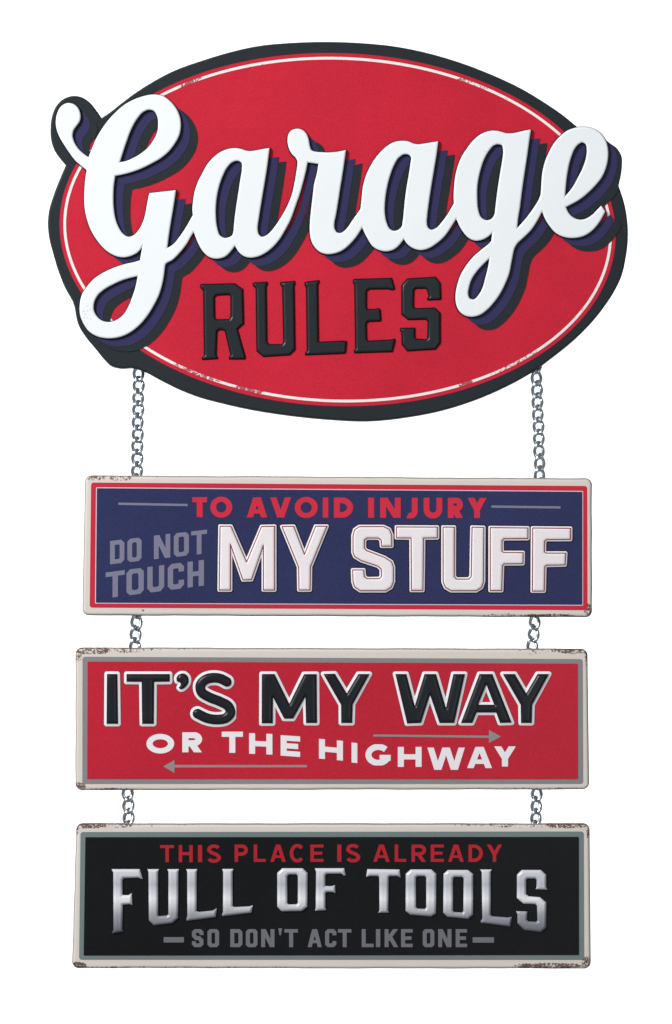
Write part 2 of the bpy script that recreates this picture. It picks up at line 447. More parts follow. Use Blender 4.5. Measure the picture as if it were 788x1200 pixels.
# ================================================================== OVAL SIGN
OO = (394, 270)
A = lambda p: tile(60, 100, 120, p)
B = lambda p: tile(140, 100, 120, p)
C = lambda p: tile(80, 180, 120, p)
D = lambda p: tile(140, 200, 120, p)
E = lambda p: tile(80, 290, 120, p)
F = lambda p: tile(220, 160, 120, p)
F2 = lambda p: tile(220, 220, 120, p)
H = lambda p: tile(310, 140, 120, p)
I = lambda p: tile(310, 210, 120, p)
J = lambda p: tile(410, 150, 120, p)
K = lambda p: tile(410, 200, 120, p)
L = lambda p: tile(520, 140, 120, p)
M = lambda p: tile(520, 210, 120, p)
N_ = lambda p: tile(520, 280, 120, p)
O = lambda p: tile(620, 130, 120, p)
P_ = lambda p: tile(620, 200, 120, p)
script_outer = (
    B([(60,145),(130,110),(200,87),(270,77),(340,90),(395,130),(440,185),(468,250),(475,320),(462,390),(430,450),(380,515),(320,565),(250,605),(180,640),(100,670),(0,695)])
    + C([(365,175,1),(355,240),(350,330),(353,420),(365,500),(390,570),(425,622),(465,645),(505,635),(545,595),(580,530),(600,460),(612,390),(622,340)])
    + D([(235,178,1),(437,155,1),(428,220),(412,320),(395,420),(380,520),(370,602,1),(420,570),(470,510),(520,435),(570,345,1),(566,300),(570,250),(580,180),(605,100),(637,35)])
    + F([(160,212),(210,158),(265,120),(320,100),(375,95),(420,103),(455,115),(480,118),(530,112),(580,102),(631,94,1),(622,170),(605,290),(585,410),(565,530),(548,640)])
    + F2([(540,325),(548,362),(570,382),(600,376),(640,345),(680,295),(720,235),(760,165)])
    + I([(215,120),(235,30)])
    + H([(250,400),(257,350),(256,322),(245,300),(215,270),(190,220),(181,160),(190,115),(215,87),(250,77),(290,85),(320,110),(340,155),(350,210),(363,242),(385,252),(430,257),(500,260),(560,255),(627,241,1),(615,330),(600,430),(585,520),(570,620),(550,740)])
    + I([(538,340),(540,385),(560,415),(590,418),(630,390),(680,320),(742,232,1)])
    + J([(90,580),(95,530),(103,460),(120,390),(150,320),(190,250),(240,188),(290,143),(350,112),(410,104),(460,112),(490,125),(520,131),(570,126),(630,116),(680,108,1),(668,200),(650,310),(630,430),(610,560),(595,680)])
    + K([(592,400),(600,440),(625,460),(660,450),(710,400),(760,330)])
    + M([(70,208),(80,190,1)])
    + L([(78,600),(81,530),(88,460),(105,380),(135,300),(175,235),(225,170),(280,123),(340,97),(400,92),(440,100),(480,112),(530,112),(580,102),(630,90),(669,84,1),(655,180),(640,290),(620,420),(600,560),(585,680)])
    + M([(570,310),(562,385,1),(600,345),(650,285),(700,215),(735,155)])
    + O([(90,650,1),(94,600),(97,540),(105,470),(125,390),(155,320),(195,250),(240,200),(290,160),(350,137),(410,129),(470,135),(520,155),(560,190),(590,240),(605,300),(605,370),(590,440),(560,510),(510,575),(450,635),(380,690)])
    + P_([(281,283,1),(300,325),(335,363),(385,382),(435,375),(485,345),(525,305),(554,275,1),(584,317,1),(560,365),(520,425),(470,475),(410,508),(340,520),(270,512),(205,480),(160,430),(125,375)])
    + M([(757,248,1),(720,320),(670,395),(610,455),(565,497),(545,530),(530,590),(515,670)])
    + N_([(505,260),(475,340),(435,420),(390,485),(335,545),(280,585),(220,600),(165,590),(120,555),(97,500),(93,430),(105,360),(130,285),(170,215),(230,140),(300,80),(345,45)])
    + M([(368,480,1),(376,412,1),(340,445),(300,466),(250,475),(200,458),(160,420),(130,375),(97,305,1),(60,365),(20,425)])
    + K([(722,515),(670,560),(610,598),(550,613),(500,603),(460,580),(435,555),(417,527,1),(385,570),(345,605),(290,622),(235,615),(180,585),(145,535),(120,490),(97,437,1)])
    + I([(715,435),(660,500),(600,550),(540,573),(480,578),(430,562),(390,525),(365,480),(353,420),(353,340),(362,240),(375,130),(390,20)])
    + H([(402,440),(419,345,1),(333,333,1),(320,400),(300,480),(275,570),(240,670)])
    + I([(200,320),(160,395),(110,475),(55,535)])
    + F2([(590,510),(540,532),(490,540),(440,530),(400,500),(367,447,1),(335,490),(290,532),(230,548),(170,535),(120,490),(85,430),(65,380),(50,340,1),(20,390)])
    + D([(530,550),(470,630),(410,690),(358,722)])
    + E([(745,165),(740,210),(725,290),(700,370),(660,450),(610,530),(550,600),(480,655),(400,690),(310,700),(230,685),(170,650),(125,590),(98,520),(95,440),(110,370),(150,305),(210,240),(290,190),(370,155),(450,130),(520,115),(557,104,1)])
    + D([(183,578,1),(150,625),(100,655),(50,668),(0,665)])
    + E([(360,63),(310,35)])
    + C([(270,722),(220,660),(175,580),(145,490),(130,400),(130,300),(137,200),(148,130,1)])
    + A([(235,620),(190,580),(145,520),(105,460),(70,400),(48,340),(42,280),(55,215),(85,165),(130,143),(175,150),(210,180),(228,225),(225,275),(200,315),(178,345),(168,390),(180,440),(210,490),(250,530),(293,560,1),(320,490),(350,420),(390,350),(440,280),(500,215),(540,178)])
)
script_holes = [
    B([(5,598,1),(30,520),(60,430),(95,340),(140,260),(185,210),(230,191),(270,200),(295,240),(303,300),(295,370),(265,430),(220,490),(170,530),(110,565),(50,590)]),
    E([(540,221,1),(525,300),(500,380),(470,455),(430,520),(380,560),(330,577),(270,570),(225,535),(200,485),(203,425),(230,370),(280,325),(350,285),(430,250)]),
    F([(395,190),(418,205),(422,245),(410,330),(395,430),(375,560),(360,690),(358,725),(345,765),(320,780),(285,785),(250,765),(230,710),(218,600),(222,500),(240,400),(270,310),(310,235),(350,198)]),
    J([(420,205),(455,208),(473,228),(470,270),(455,370),(435,490),(420,620),(410,720),(400,765),(370,790),(335,796),(305,778),(285,738),(270,668),(270,578),(285,468),(310,368),(340,290),(380,228)]),
    L([(420,193),(450,203),(458,235),(450,330),(430,450),(410,590),(398,690),(390,740),(365,772),(325,780),(285,755),(265,700),(257,610),(260,500),(280,400),(310,310),(350,240),(385,203)]),
    N_([(354,148,1),(345,210),(325,290),(300,380),(270,435),(230,470),(200,462),(187,430),(192,380),(215,310),(255,250),(305,195)]),
    O([(410,245),(435,258),(445,300),(440,360),(415,440),(375,520),(330,600),(274,667,1),(280,590),(290,500),(305,420),(325,350),(355,285),(385,255)]),
]
script = [smooth(script_outer, 4)] + [smooth(h, 4) for h in script_holes]
def shift(rings, dx, dy): return [[(p[0]+dx, p[1]+dy) for p in r] for r in rings]

board_pts = [(58.5,150),(60,137),(65,124),(74,115),(86,111.3),(96,113),(105,119),(112.5,128),(119,137.3,1),
    (129,130.5),(141.5,120.5),(159,107.5),(179.6,94.5),(202.4,82.5),(240,69),(270,60),(300,53.3),(344.7,49),(384,48),(417,49),(467.5,54),
    (523,67),(579,87.5),(612.7,103.5),(640,120),(659.6,133.4),(677.5,148,1),(693,149),(705.7,155),(712.7,164.5),(724,173),(729.4,182),(730,195),(729,204),(726,217,1),
    (732,235),(736.4,259.6),(737,280),(734.6,301),(729.5,323),(721,341),(710,358),(695,377),(673.6,398.5),(649,418.5),(625,436),(591.4,454.5),(555,470),(520,481),(480,489),(430,494),(385,492),(340,487.5),
    (280,477.5),(258,472.3),(237,466.8),(212,457.5),(189,446.3),(169,435.7),(156,431.7),(141,432),(130,429),(122,421.5),(113,410.5),(101,396),(92,382),(88.2,368),(86.8,359),(74.8,335),(67,315),(61.5,296),(57.5,281),(55.5,265),(56.5,248),(61.6,230),(70,208),(76.5,193,1),(70.5,186),(63,175),(59.5,164)]
def ell_ring(off):
    """the printed white ring, closed spline through its traced centre line, moved outward by off"""
    pts = [(75.5,255.4),(77.3,278),(82.5,301),(90.8,320),(99.6,339),(130,375),(167,405.5),(202.4,425.4),(235,439),(265.7,449),(315,461.5),(372,468.5),(429.4,470),(467.5,467),(517,458.5),(539.6,452),(579,436.5),(615.7,417),(646,398.4),(673.6,375),(693.4,348.5),(706.3,321),(711.5,303),(715.2,284),(715,262),(710,240),(697,207),(680,180),(656.8,155.3),(631.7,136.3),(601,120),(579,110.5),(523.4,89),(467.5,76.3),(411.7,69.8),(355.8,69),(300,73.5),(240,89.5),(189.7,111),(140,147),(111,174),(94.3,196),(83.6,218.8),(77.5,237)]
    q = np.array([(p[0], p[1]) for p in pts])
    # least-squares conic, so that the printed ellipse is clean
    x = (q[:, 0]-394)/300; y = (q[:, 1]-270)/300
    Dm = np.stack([x*x, x*y, y*y, x, y], 1); c, *_ = np.linalg.lstsq(Dm, np.ones(len(x)), rcond=None)
    a_, b_, c_, d_, e_ = c
    Q = np.array([[a_, b_/2], [b_/2, c_]]); ctr = np.linalg.solve(2*Q, -np.array([d_, e_]))
    k = 1+ctr@Q@ctr
    w, v = np.linalg.eigh(Q/k); ax = 1/np.sqrt(w)
    out = []
    for th in np.linspace(0, 2*math.pi, 180, endpoint=False):
        u = np.array([math.cos(th)*(ax[0]+off/300), math.sin(th)*(ax[1]+off/300)])
        r = v@u+ctr; out.append((r[0]*300+394, r[1]*300+270))
    # blend half way to the hand-traced line: the disc is not perfectly elliptical
    return out

sign = thing('oval_sign', 'large red oval tin sign with charcoal rim reading Garage Rules in white script', 'sign', world_pos(*OO))
m_char = paint('charcoal_paint', srgb(39, 45, 50), 0.45, 0.18, 0.14, wear=[(735, 268, 5, 7, 0.85), (275, 462, 40, 7, 0.55), (100, 410, 8, 10, .5), (64, 300, 5, 30, .45), (230, 452, 30, 8, .55), (665, 400, 16, 10, .5), (300, 55, 20, 4, .5)],
               wearcol=(srgb(92, 84, 82), srgb(110, 118, 122)), origin=OO)
m_edge = paint('dark_outline_edge_shade', srgb(20, 21, 24), 0.42, 0.2, 0.1)  # dark outline colour, with edge shade painted onto the side walls
m_red = paint('red_enamel', srgb(203, 35, 57), 0.42, 0.22, 0.15, wob=0.35)
m_ring = paint('ivory_pinstripe', srgb(250, 240, 238), 0.45, 0.2, 0.05, wear=[(225, 97, 22, 12, 1.05), (306, 72, 12, 5, 0.9), (552, 98, 26, 12, 1.0), (598, 120, 14, 10, .8), (230, 436, 48, 20, 1.0), (290, 457, 26, 8, 1.1),
    (600, 425, 48, 24, 0.95), (546, 450, 10, 7, 1.15), (675, 375, 22, 22, 0.85)], wearcol=(srgb(190, 50, 66), srgb(120, 60, 70)), origin=OO, wear_scale=330)
m_indigo = paint('indigo_print', srgb(52, 49, 90), 0.42, 0.22, 0.14)
m_white = paint('white_enamel', srgb(243, 248, 251), 0.42, 0.25, 0.015, wear=[(103, 370, 9, 14, 0.84), (372, 184, 2, 1.6, .9), (568, 178, 1.6, 1.6, .8), (541, 207, 1.6, 1.6, .9)], wearcol=SCUFF, origin=OO, wear_scale=300)

fb = Field(48, 38, 748, 504, 0.7)
fb.add([smooth(board_pts, 4)])
sc = fb.like().add(script)
fb.S = np.minimum(fb.S, sc.S-1.9)
part('backing_board', fb, [(0, -8, 1), (-0.5, -3.2, 1), (-1.2, -1.2, 0), (-3.0, 0, 0)], [m_char, m_edge], sign, OO, back=-8)
fr = fb.like().add([ell_ring(6.2)]); fr.S = np.maximum(fr.S, fb.S+3.2)
part('red_panel', fr, [(0, 0.3, 0)], [m_red], sign, OO)
fp = fb.like().add([ell_ring(1.7), ell_ring(-1.5)]); fp.S = np.maximum(fp.S, fb.S+3.2)
part('pinstripe', fp, [(0, 0.6, 0)], [m_ring], sign, OO)
fs = fb.like().add(shift(script, 19.2, 15.2))
for hole in script[3:]: fs.add([hole])
fs.S = fs.S.copy(); fs.S = np.maximum(fs.S-0.4, fb.S+1.5)
part('drop_shadow', fs, [(0, 0.9, 0)], [m_char], sign, OO, 'charcoal printed drop shadow behind the script')
fi = fb.like().add(shift(script, 10.8, 9.4)); fi.S = np.maximum(fi.S, fb.S+2.5)
part('drop_shadow', fi, [(0, 1.2, 0)], [m_indigo], sign, OO, 'indigo printed drop shadow behind the script')
# script lettering, embossed, cut where one letter runs into the next
sc2 = Field(56, 96, 732, 410, 0.5).add(script)
cuts = [((226.6, 243.0), (227.8, 278.0)), ((325.0, 238.5), (351.0, 260.0)), ((423.3, 238.0), (425.2, 274.0)), ((532.0, 232.0), (535.2, 264.0)), ((633.0, 222.0), (635.6, 256.0))]
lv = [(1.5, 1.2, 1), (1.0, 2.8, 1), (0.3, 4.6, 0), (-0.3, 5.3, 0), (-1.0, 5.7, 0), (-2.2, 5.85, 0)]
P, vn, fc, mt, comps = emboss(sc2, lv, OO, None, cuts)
comps = sorted([c for c in comps], key=len, reverse=True)
big, small = comps[:6], comps[6:]
def cx_(c): return sum(P[fc[i][0]][0] for i in c)/len(c)
for c in small: min(big, key=lambda b: abs(cx_(b)-cx_(c))).extend(c)
big.sort(key=cx_)
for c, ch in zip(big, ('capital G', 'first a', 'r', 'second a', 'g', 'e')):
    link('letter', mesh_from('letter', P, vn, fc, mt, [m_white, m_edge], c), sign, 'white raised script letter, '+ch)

m_blk = paint('charcoal_raised_paint', srgb(36, 42, 48), 0.34, 0.32, 0.12)
R1 = lambda p: tile(225, 320, 150, p)
R2 = lambda p: tile(370, 320, 150, p)
rules = {
 'R': [R1([(52,75),(60,70),(265,65),(315,100),(320,310),(282,345),(330,515),(325,530),(230,530),(232,515),(240,505),(205,357),(190,350),(165,350),(155,360),(150,505),(160,520),(158,528),(65,533),(65,520),(77,505),(72,110),(55,90)]),
       R1([(150,138),(230,133),(240,145),(240,270),(230,285),(152,287),(142,272),(140,150)])],
 'U': [R1([(375,65),(385,60),(465,55),(465,68),(458,80),(463,425),(480,440),(555,440),(565,425),(558,85),(545,70),(545,58),(635,50),(636,62),(630,75),(636,470),(600,505),(440,515),(400,480),(395,95),(378,78)])],
 'L': [R2([(-67,60),(-55,55),(22,45),(22,58),(14,70),(18,422),(30,425),(175,418),(192,422),(185,485),(180,495),(-62,505),(-63,492),(-52,480),(-57,90),(-65,75)])],
 'E': [R2([(232,42),(240,38),(470,32),(488,98),(470,105),(445,98),(330,100),(315,110),(313,210),(320,224),(365,223),(385,218),(398,222),(403,285),(395,298),(375,297),(320,300),(313,312),(315,405),(325,418),(465,412),(488,405),(490,415),(472,485),(240,492),(238,478),(246,465),(240,75),(232,60)])],
 'S': [R2([(565,35),(740,25),(768,60),(772,155),(765,164),(690,167),(688,157),(698,145),(690,110),(680,95),(615,95),(605,105),(603,205),(615,218),(735,215),(768,245),(768,430),(735,470),(565,480),(532,440),(530,365),(520,350),(524,340),(612,338),(612,395),(620,405),(680,410),(690,400),(692,300),(680,285),(570,288),(530,255),(530,75)])],
}
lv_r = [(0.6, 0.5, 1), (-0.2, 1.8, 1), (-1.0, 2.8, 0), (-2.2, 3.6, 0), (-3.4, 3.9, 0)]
for ch in 'RULES':
    rg = rules[ch]; xs = [p[0] for p in rg[0]]; ys = [p[1] for p in rg[0]]
    f = Field(min(xs)-4, min(ys)-4, max(xs)+4, max(ys)+4, 0.4).add(rg)
    part('letter', f, lv_r, [m_blk, m_edge], sign, OO, 'black raised block letter '+ch)

# ================================================================== PLATES
def rounded(field, quad, r):
    """field of a quad with corners rounded by r and faintly hand-cut edges"""
    cx = sum(p[0] for p in quad)/4; cy = sum(p[1] for p in quad)/4
    q = [(p[0]+(r if p[0] < cx else -r), p[1]+(r if p[1] < cy else -r)) for p in quad]
    g = field.like().add([q]); g.S = g.S-r
    return g
def make_plate(label, quad, border, line, inner, mats, seed, wear):
    cx = sum(p[0] for p in quad)/4; cy = sum(p[1] for p in quad)/4; org = (cx, cy)
    t = thing('hanging_plate', label, 'sign', world_pos(cx, cy), 'rectangular plates hanging below the oval sign')
    xs = [p[0] for p in quad]; ys = [p[1] for p in quad]
    f = Field(min(xs)-6, min(ys)-6, max(xs)+6, max(ys)+6, 0.8)
    m_cream = paint('cream_enamel', srgb(222, 214, 206), 0.45, 0.25, 0.035, wear=wear, wearcol=RUST, origin=org, wear_scale=400)
    mb, ml, mi = mats(org, wear)
    g = rounded(f, quad, 8)
    rr = random.Random(seed); ph = [rr.uniform(0, 6) for _ in range(4)]
    X, Y = np.meshgrid(f.X, f.Y)
    g.S = g.S+0.28*np.sin(X/13+ph[0])*np.sin(X/31+ph[1])+0.22*np.sin(Y/9+ph[2])*np.sin(X/57+ph[3])
    m_rim = paint('worn_rim', srgb(150, 142, 136), 0.5, 0.25, 0.15, wear=wear, wearcol=RUST, origin=org, wear_scale=400)
    part('tin_plate', g, [(0, -6, 1), (-0.6, -2.6, 1), (-1.6, -0.9, 0), (-3.0, -0.2, 0), (-4.5, 0, 0)], [m_cream, m_rim], t, org, back=-6)
    part('border', rounded(f, border, 3.0), [(0, 0.3, 0)], [mb], t, org)
    if line: part('pinstripe', rounded(f, line, 0.8), [(0, 0.6, 0)], [ml], t, org)
    part('printed_panel', rounded(f, inner, 0.5), [(0, 0.9, 0)], [mi], t, org)
    # wire eyelets on the back that the chains hook into
    return t, org

m_galv = bpy.data.materials.new('nickel_wire'); m_galv.use_nodes = True
b_ = m_galv.node_tree.nodes['Principled BSDF']
b_.inputs['Base Color'].default_value = (0.52, 0.57, 0.62, 1); b_.inputs['Metallic'].default_value = 1; b_.inputs['Roughness'].default_value = 0.22
def tube(name, path, r, closed=True, seg=10, nrm=None):
    """round wire along a closed 3-D path"""
    n = len(path); vs_, fs_ = [], []
    for i in range(n):
        p = Vector(path[i]); t = (Vector(path[(i+1) % n])-Vector(path[i-1])).normalized()
        c = Vector(nrm[i]) if nrm else Vector((0, 1, 0))
        u = (c-t*c.dot(t)).normalized(); w = t.cross(u)
        for k in range(seg):
            a = 2*math.pi*k/seg; vs_.append(p+(u*math.cos(a)+w*math.sin(a))*r)
    for i in range(n):
        for k in range(seg):
            j = (i+1) % n; k2 = (k+1) % seg
            fs_.append((i*seg+k, i*seg+k2, j*seg+k2, j*seg+k))
    me = bpy.data.meshes.new(name); me.from_pydata([tuple(v) for v in vs_], [], fs_)
    me.polygons.foreach_set('use_smooth', [True]*len(fs_)); me.materials.append(m_galv); me.update()
    return me
eyelet_me = tube('eyelet', [(3.2*MM*math.cos(a), 4.2*MM*math.sin(a), 0) for a in np.linspace(0, 2*math.pi, 24, endpoint=False)], 0.9*MM, nrm=[(0, 0, 1)]*24)
def eyelet(parent, org, x, y, depth):
    o = link('eyelet', eyelet_me, parent); o.location = ((x-org[0])*MM, depth*MM, -(y-org[1])*MM)

# ---- plate one
def mats1(org, wear):
    return (paint('red_border_print', srgb(204, 42, 62), 0.45, 0.22, 0.08, wear=[(640, 716, 40, 6, .45), (150, 566, 14, 4, .5)], wearcol=RUST, origin=org),
            paint('pale_line_print', srgb(222, 200, 216), 0.45, 0.2, 0.05),
            paint('navy_print', srgb(47, 52, 92), 0.42, 0.16, 0.16))
w1 = [(220, 558.5, 90, 2.6, .72), (600, 560, 80, 2.4, .68), (540, 722.5, 120, 3, .8), (200, 722, 80, 2, .66), (112, 559, 16, 5, 1.05), (141, 560, 17, 5, .95), (330, 558, 30, 3, .6), (440, 559, 22, 4, .8), (587, 722, 28, 4, .95), (645, 723, 45, 4.5, 1.1), (690, 716, 7, 10, 1.0), (694.5, 640, 2.2, 90, .8), (96, 660, 2.5, 70, .45), (168, 715, 2, 2, 1.0)]
p1, o1 = make_plate('blue plate with red border reading To Avoid Injury Do Not Touch My Stuff', [(99, 556.8), (694.3, 560.3), (694.6, 723.6), (96, 721.5)],
    [(107, 565.5), (688.3, 569.5), (688.6, 715), (105.4, 712)], [(112.8, 571), (683.6, 575.3), (683.6, 709.8), (111.6, 707.3)], [(113.9, 572.1), (682.5, 576.4), (682.5, 708.6), (112.7, 706.2)], mats1, 1, w1)
m_txtred = paint('red_lettering', srgb(210, 46, 68), 0.45, 0.2, 0.06)
m_lav = paint('lavender_grey_lettering', srgb(126, 125, 148), 0.45, 0.2, 0.06)
yy = lambda x: 0.0026*(x-226)
def spec_line(items, top, bot, fn=lambda x: 0): return [(c, a, b, top+fn(a)-(0.6 if c in 'OCGS' else 0), bot+fn(a)+(0.6 if c in 'OCGSUJ' else 0)) for c, a, b in items]
ZP = 1.2
word('printed_word', spec_line([('T', 225.7, 243), ('O', 246.7, 272.5)], 582.6, 606.0, yy), 'round', 6.9, m_txtred, p1, o1, ZP)
word('printed_word', spec_line([('A', 289.2, 313.8), ('V', 316.6, 341.7), ('O', 345.6, 372.6), ('I', 378.5, 385.0), ('D', 391.6, 414)], 582.6, 606.2, yy), 'round', 6.9, m_txtred, p1, o1, ZP)
word('printed_word', spec_line([('I', 431.6, 438.6), ('N', 445.8, 469.8), ('J', 475.3, 489.7), ('U', 496.6, 518.5), ('R', 525, 543.5), ('Y', 547.7, 570.8)], 582.6, 606.2, yy), 'round', 6.9, m_txtred, p1, o1, ZP)
k = 160/788
def zl(items, y0, y1, ox, oy, sl):
    a0 = items[0][1]
    return [(c, ox+a*k, ox+b*k, oy+(y0+sl*(a-a0))*k, oy+(y1+sl*(a-a0))*k, sl) for c, a, b in items]
word('printed_word', zl([('D', 95, 178), ('O', 195, 277)], 315, 450, 110, 570, -.115), 'oct', 5.6, m_lav, p1, o1, ZP)
word('printed_word', zl([('N', 348, 443), ('O', 463, 550), ('T', 563, 655)], 284, 421, 110, 570, -.113), 'oct', 5.6, m_lav, p1, o1, ZP)
word('printed_word', zl([('T', 70, 180), ('O', 190, 290), ('U', 310, 408), ('C', 428, 522), ('H', 542, 637)], 497, 646, 110, 570, -.13), 'oct', 6.3, m_lav, p1, o1, ZP)
def flat_poly(name, rings, mat, th, org, z=ZP, r=0.0):
    xs = [p[0] for q in rings for p in q]; ys = [p[1] for q in rings for p in q]
    f = Field(min(xs)-3, min(ys)-3, max(xs)+3, max(ys)+3, 0.3).add(rings, 6)
    return part(name, f, [(r, z, 0)], [mat], th, org)
flat_poly('printed_rule', [[(139, 588.9), (220.2, 590.5), (220.2, 593.2), (139, 591.7)]], m_lav, p1, o1)
flat_poly('printed_rule', [[(576, 592.3), (657, 593.3), (657, 596), (576, 595)]], m_lav, p1, o1)
m_pink = paint('blush_white_enamel', srgb(242, 235, 238), 0.42, 0.25, 0.03)
m_inl = paint('red_inline', srgb(120, 28, 48), 0.45, 0.2, 0.05)
m_navyedge = paint('dark_navy_edge', srgb(16, 12, 28), 0.45, 0.2, 0.05)
S2 = lambda p: tile(240, 570, 160, p)
S3 = lambda p: tile(390, 570, 160, p)
S4 = lambda p: tile(530, 570, 160, p)
stuff = [
 ('M', S2([(90,230),(153,230),(243,437),(329,232),(405,230),(405,598),(340,598),(340,340),(272,538),(222,540),(150,335),(150,598),(85,598)])),
 ('Y', S2([(447,232),(515,230),(577,392),(641,230),(707,230),(611,465),(609,598),(545,598),(543,465)])),
 ('S', S3([(118,285),(128,250),(155,232),(295,232),(328,248),(341,280),(342,345),(283,345),(280,310),(265,298),(200,298),(184,310),(183,355),(195,370),(300,410),(340,435),(351,465),(351,550),(338,583),(305,602),(160,602),(128,580),(118,550),(116,482),(180,482),(183,520),(200,533),(270,532),(282,520),(281,478),(262,460),(165,428),(128,405),(118,380)])),
 ('T', S3([(369,234),(605,235),(605,297),(525,298),(521,600),(455,600),(453,298),(369,297)])),
 ('U', S4([(-52,235),(13,235),(12,520),(25,535),(98,535),(110,520),(115,235),(183,237),(181,550),(170,583),(140,602),(-5,602),(-38,583),(-52,550)])),
 ('F', S4([(220,238),(437,240),(437,301),(300,302),(288,314),(288,375),(298,382),(410,382),(409,446),(300,447),(290,458),(286,601),(220,601)])),
 ('F', S4([(465,240),(684,242),(683,306),(545,307),(533,318),(532,378),(542,385),(655,385),(652,453),(545,455),(535,463),(531,604),(463,604)])),
]
first = True
for ch, pts in stuff:
    pts = [(p[0], p[1]) for p in pts]
    xs = [p[0] for p in pts]; ys = [p[1] for p in pts]
    f = Field(min(xs)-6, min(ys)-6, max(xs)+6, max(ys)+6, 0.35).add([pts])
    lab = 'blush white raised letter %s with thin red inline' % ch
    if ch == 'F': lab += ', first of the two' if first else ', last in the line'; first = False
    part('letter', f, [(3.3, 1.05, 2), (2.2, 1.6, 0), (1.7, 2.2, 0), (0.6, 2.35, 1), (-0.6, 2.7, 0), (-1.5, 3.3, 0), (-3.0, 3.6, 0)], [m_pink, m_inl, m_navyedge], p1, o1, lab)

# ---- plate two
def mats2(org, wear):
    return (paint('grey_border_print', srgb(138, 136, 139), 0.45, 0.25, 0.07, wear=[(120, 774, 30, 5, .5), (640, 774, 50, 5, .5)], wearcol=RUST, origin=org),
            None, paint('crimson_print', srgb(192, 34, 54), 0.42, 0.22, 0.12))
w2 = [(180, 760, 90, 3.2, .86), (560, 761, 120, 2.6, .74), (300, 925.5, 260, 2.4, .74), (600, 925, 90, 3, .85), (690, 800, 2.6, 60, .8), (108, 762, 28, 6, 1.05), (150, 762, 26, 4, .95), (92, 768, 6, 9, .95), (205, 760, 60, 2.5, .7), (625, 763, 24, 5, .9), (672, 762, 30, 5, 1.08), (689, 772, 4, 12, 1.0), (93, 922, 10, 7, 1.1), (130, 926, 40, 3.2, 1.0), (662, 926, 34, 4, 1.0), (690.8, 850, 2, 90, .6), (88, 850, 2, 80, .5), (350, 926, 200, 1.5, .5)]
p2, o2 = make_plate('red plate with grey border reading It\'s My Way Or The Highway', [(88.3, 758.8), (689.5, 760.4), (691.4, 925.6), (88, 926.6)],
    [(97, 769.6), (683, 772.3), (683.6, 918.6), (96.8, 918.6)], None, [(103, 775.2), (677, 777.7), (677.2, 912.8), (102.6, 912.6)], mats2, 2, w2)
m_wtxt = paint('white_lettering', srgb(240, 236, 240), 0.42, 0.22, 0.02)
m_arrow = paint('grey_arrow_print', srgb(150, 140, 140), 0.42, 0.25, 0.05)
m_black = paint('glossy_black_enamel', srgb(22, 26, 32), 0.38, 0.34, 0.10)
W1 = lambda p: tile(110, 770, 160, p)
W2 = lambda p: tile(250, 770, 160, p)
W3 = lambda p: tile(370, 770, 160, p)
W4 = lambda p: tile(500, 770, 160, p)
way = [
 ('I', [W1([(77,97),(138,97),(142,385),(75,385)])]),
 ('T', [W1([(190,97),(440,97),(440,142),(350,143),(348,385),(280,385),(277,143),(190,142)])]),
 ("apostrophe", [smooth(W1([(478,120),(495,98),(525,95),(546,115),(548,145),(530,172),(503,186),(492,176),(503,160),(500,148),(482,140)]), 3)]),
 ('S', None),
 ('M', [W2([(281,97),(355,97),(440,268),(524,98),(598,97),(600,380),(536,380),(532,228),(462,355),(410,355),(346,232),(345,382),(280,382)])]),
 ('Y', [W3([(45,97),(112,95),(180,208),(247,97),(312,97),(215,272),(212,380),(148,380),(147,275)])]),
 ('W', [W4([(-180,97),(-116,97),(-68,280),(-12,97),(55,97),(112,292),(155,97),(222,97),(160,380),(75,380),(20,218),(-32,380),(-112,383)])]),
 ('A', [W4([(305,97),(380,97),(492,378),(424,380),(402,320),(288,320),(264,380),(198,380)]), W4([(345,158),(390,274),(298,274)])]),
 ('Y', [W4([(440,97),(510,97),(575,208),(640,97),(707,97),(610,275),(607,380),(545,380),(543,275)])]),
]
nY = 0
for ch, rg in way:
    if ch == 'S':
        path = smooth(W1([(768,142,1),(735,125),(690,119),(645,130),(617,160),(622,200),(665,230),(730,256),(780,287),(790,320),(765,350),(715,360),(655,352),(600,326,1)]), 5)
        path = path[:13*5+1]
        f = Field(222, 785, 277, 852, 0.35); f.stroke(path, 11.6)
    else:
        rg = [[(p[0], p[1]) for p in r] for r in rg]
        xs = [p[0] for p in rg[0]]; ys = [p[1] for p in rg[0]]
        f = Field(min(xs)-6, min(ys)-6, max(xs)+6, max(ys)+6, 0.35).add(rg)
        # soften the corners a little, as pressed tin does
    lab = 'glossy black raised letter %s outlined in white' % ch if len(ch) == 1 else 'glossy black raised apostrophe outlined in white'
    if ch == 'Y': nY += 1; lab += (', in the word MY', ', at the end of the line')[nY-1]
    if nY < 1 and ch == 'M': pass
    part('letter', f, [(3.4, 0.95, 2), (3.0, 1.2, 0), (0.4, 1.5, 0), (0.0, 1.7, 1), (-1.0, 3.0, 1), (-2.2, 4.0, 1), (-3.6, 4.5, 1), (-5.0, 4.6, 1)], [m_wtxt, m_black, m_navyedge], p2, o2, lab)
q = lambda c, x0, x1, y0, y1, ox, sl=0.0: (c, ox+x0*k, ox+x1*k, 770+y0*k, 770+y1*k, sl)
word('printed_word', [q('O', 305, 465, 443, 556, 110), q('R', 512, 631, 434, 549, 110)], 'round', 7.2, m_wtxt, p2, o2, ZP, round_=0.05)
word('printed_word', [q('T', 50, 172, 430, 552, 250), q('H', 208, 342, 438, 557, 250, .04), q('E', 390, 502, 450, 568, 250, .07)], 'round', 7.0, m_wtxt, p2, o2, ZP, round_=0.05)
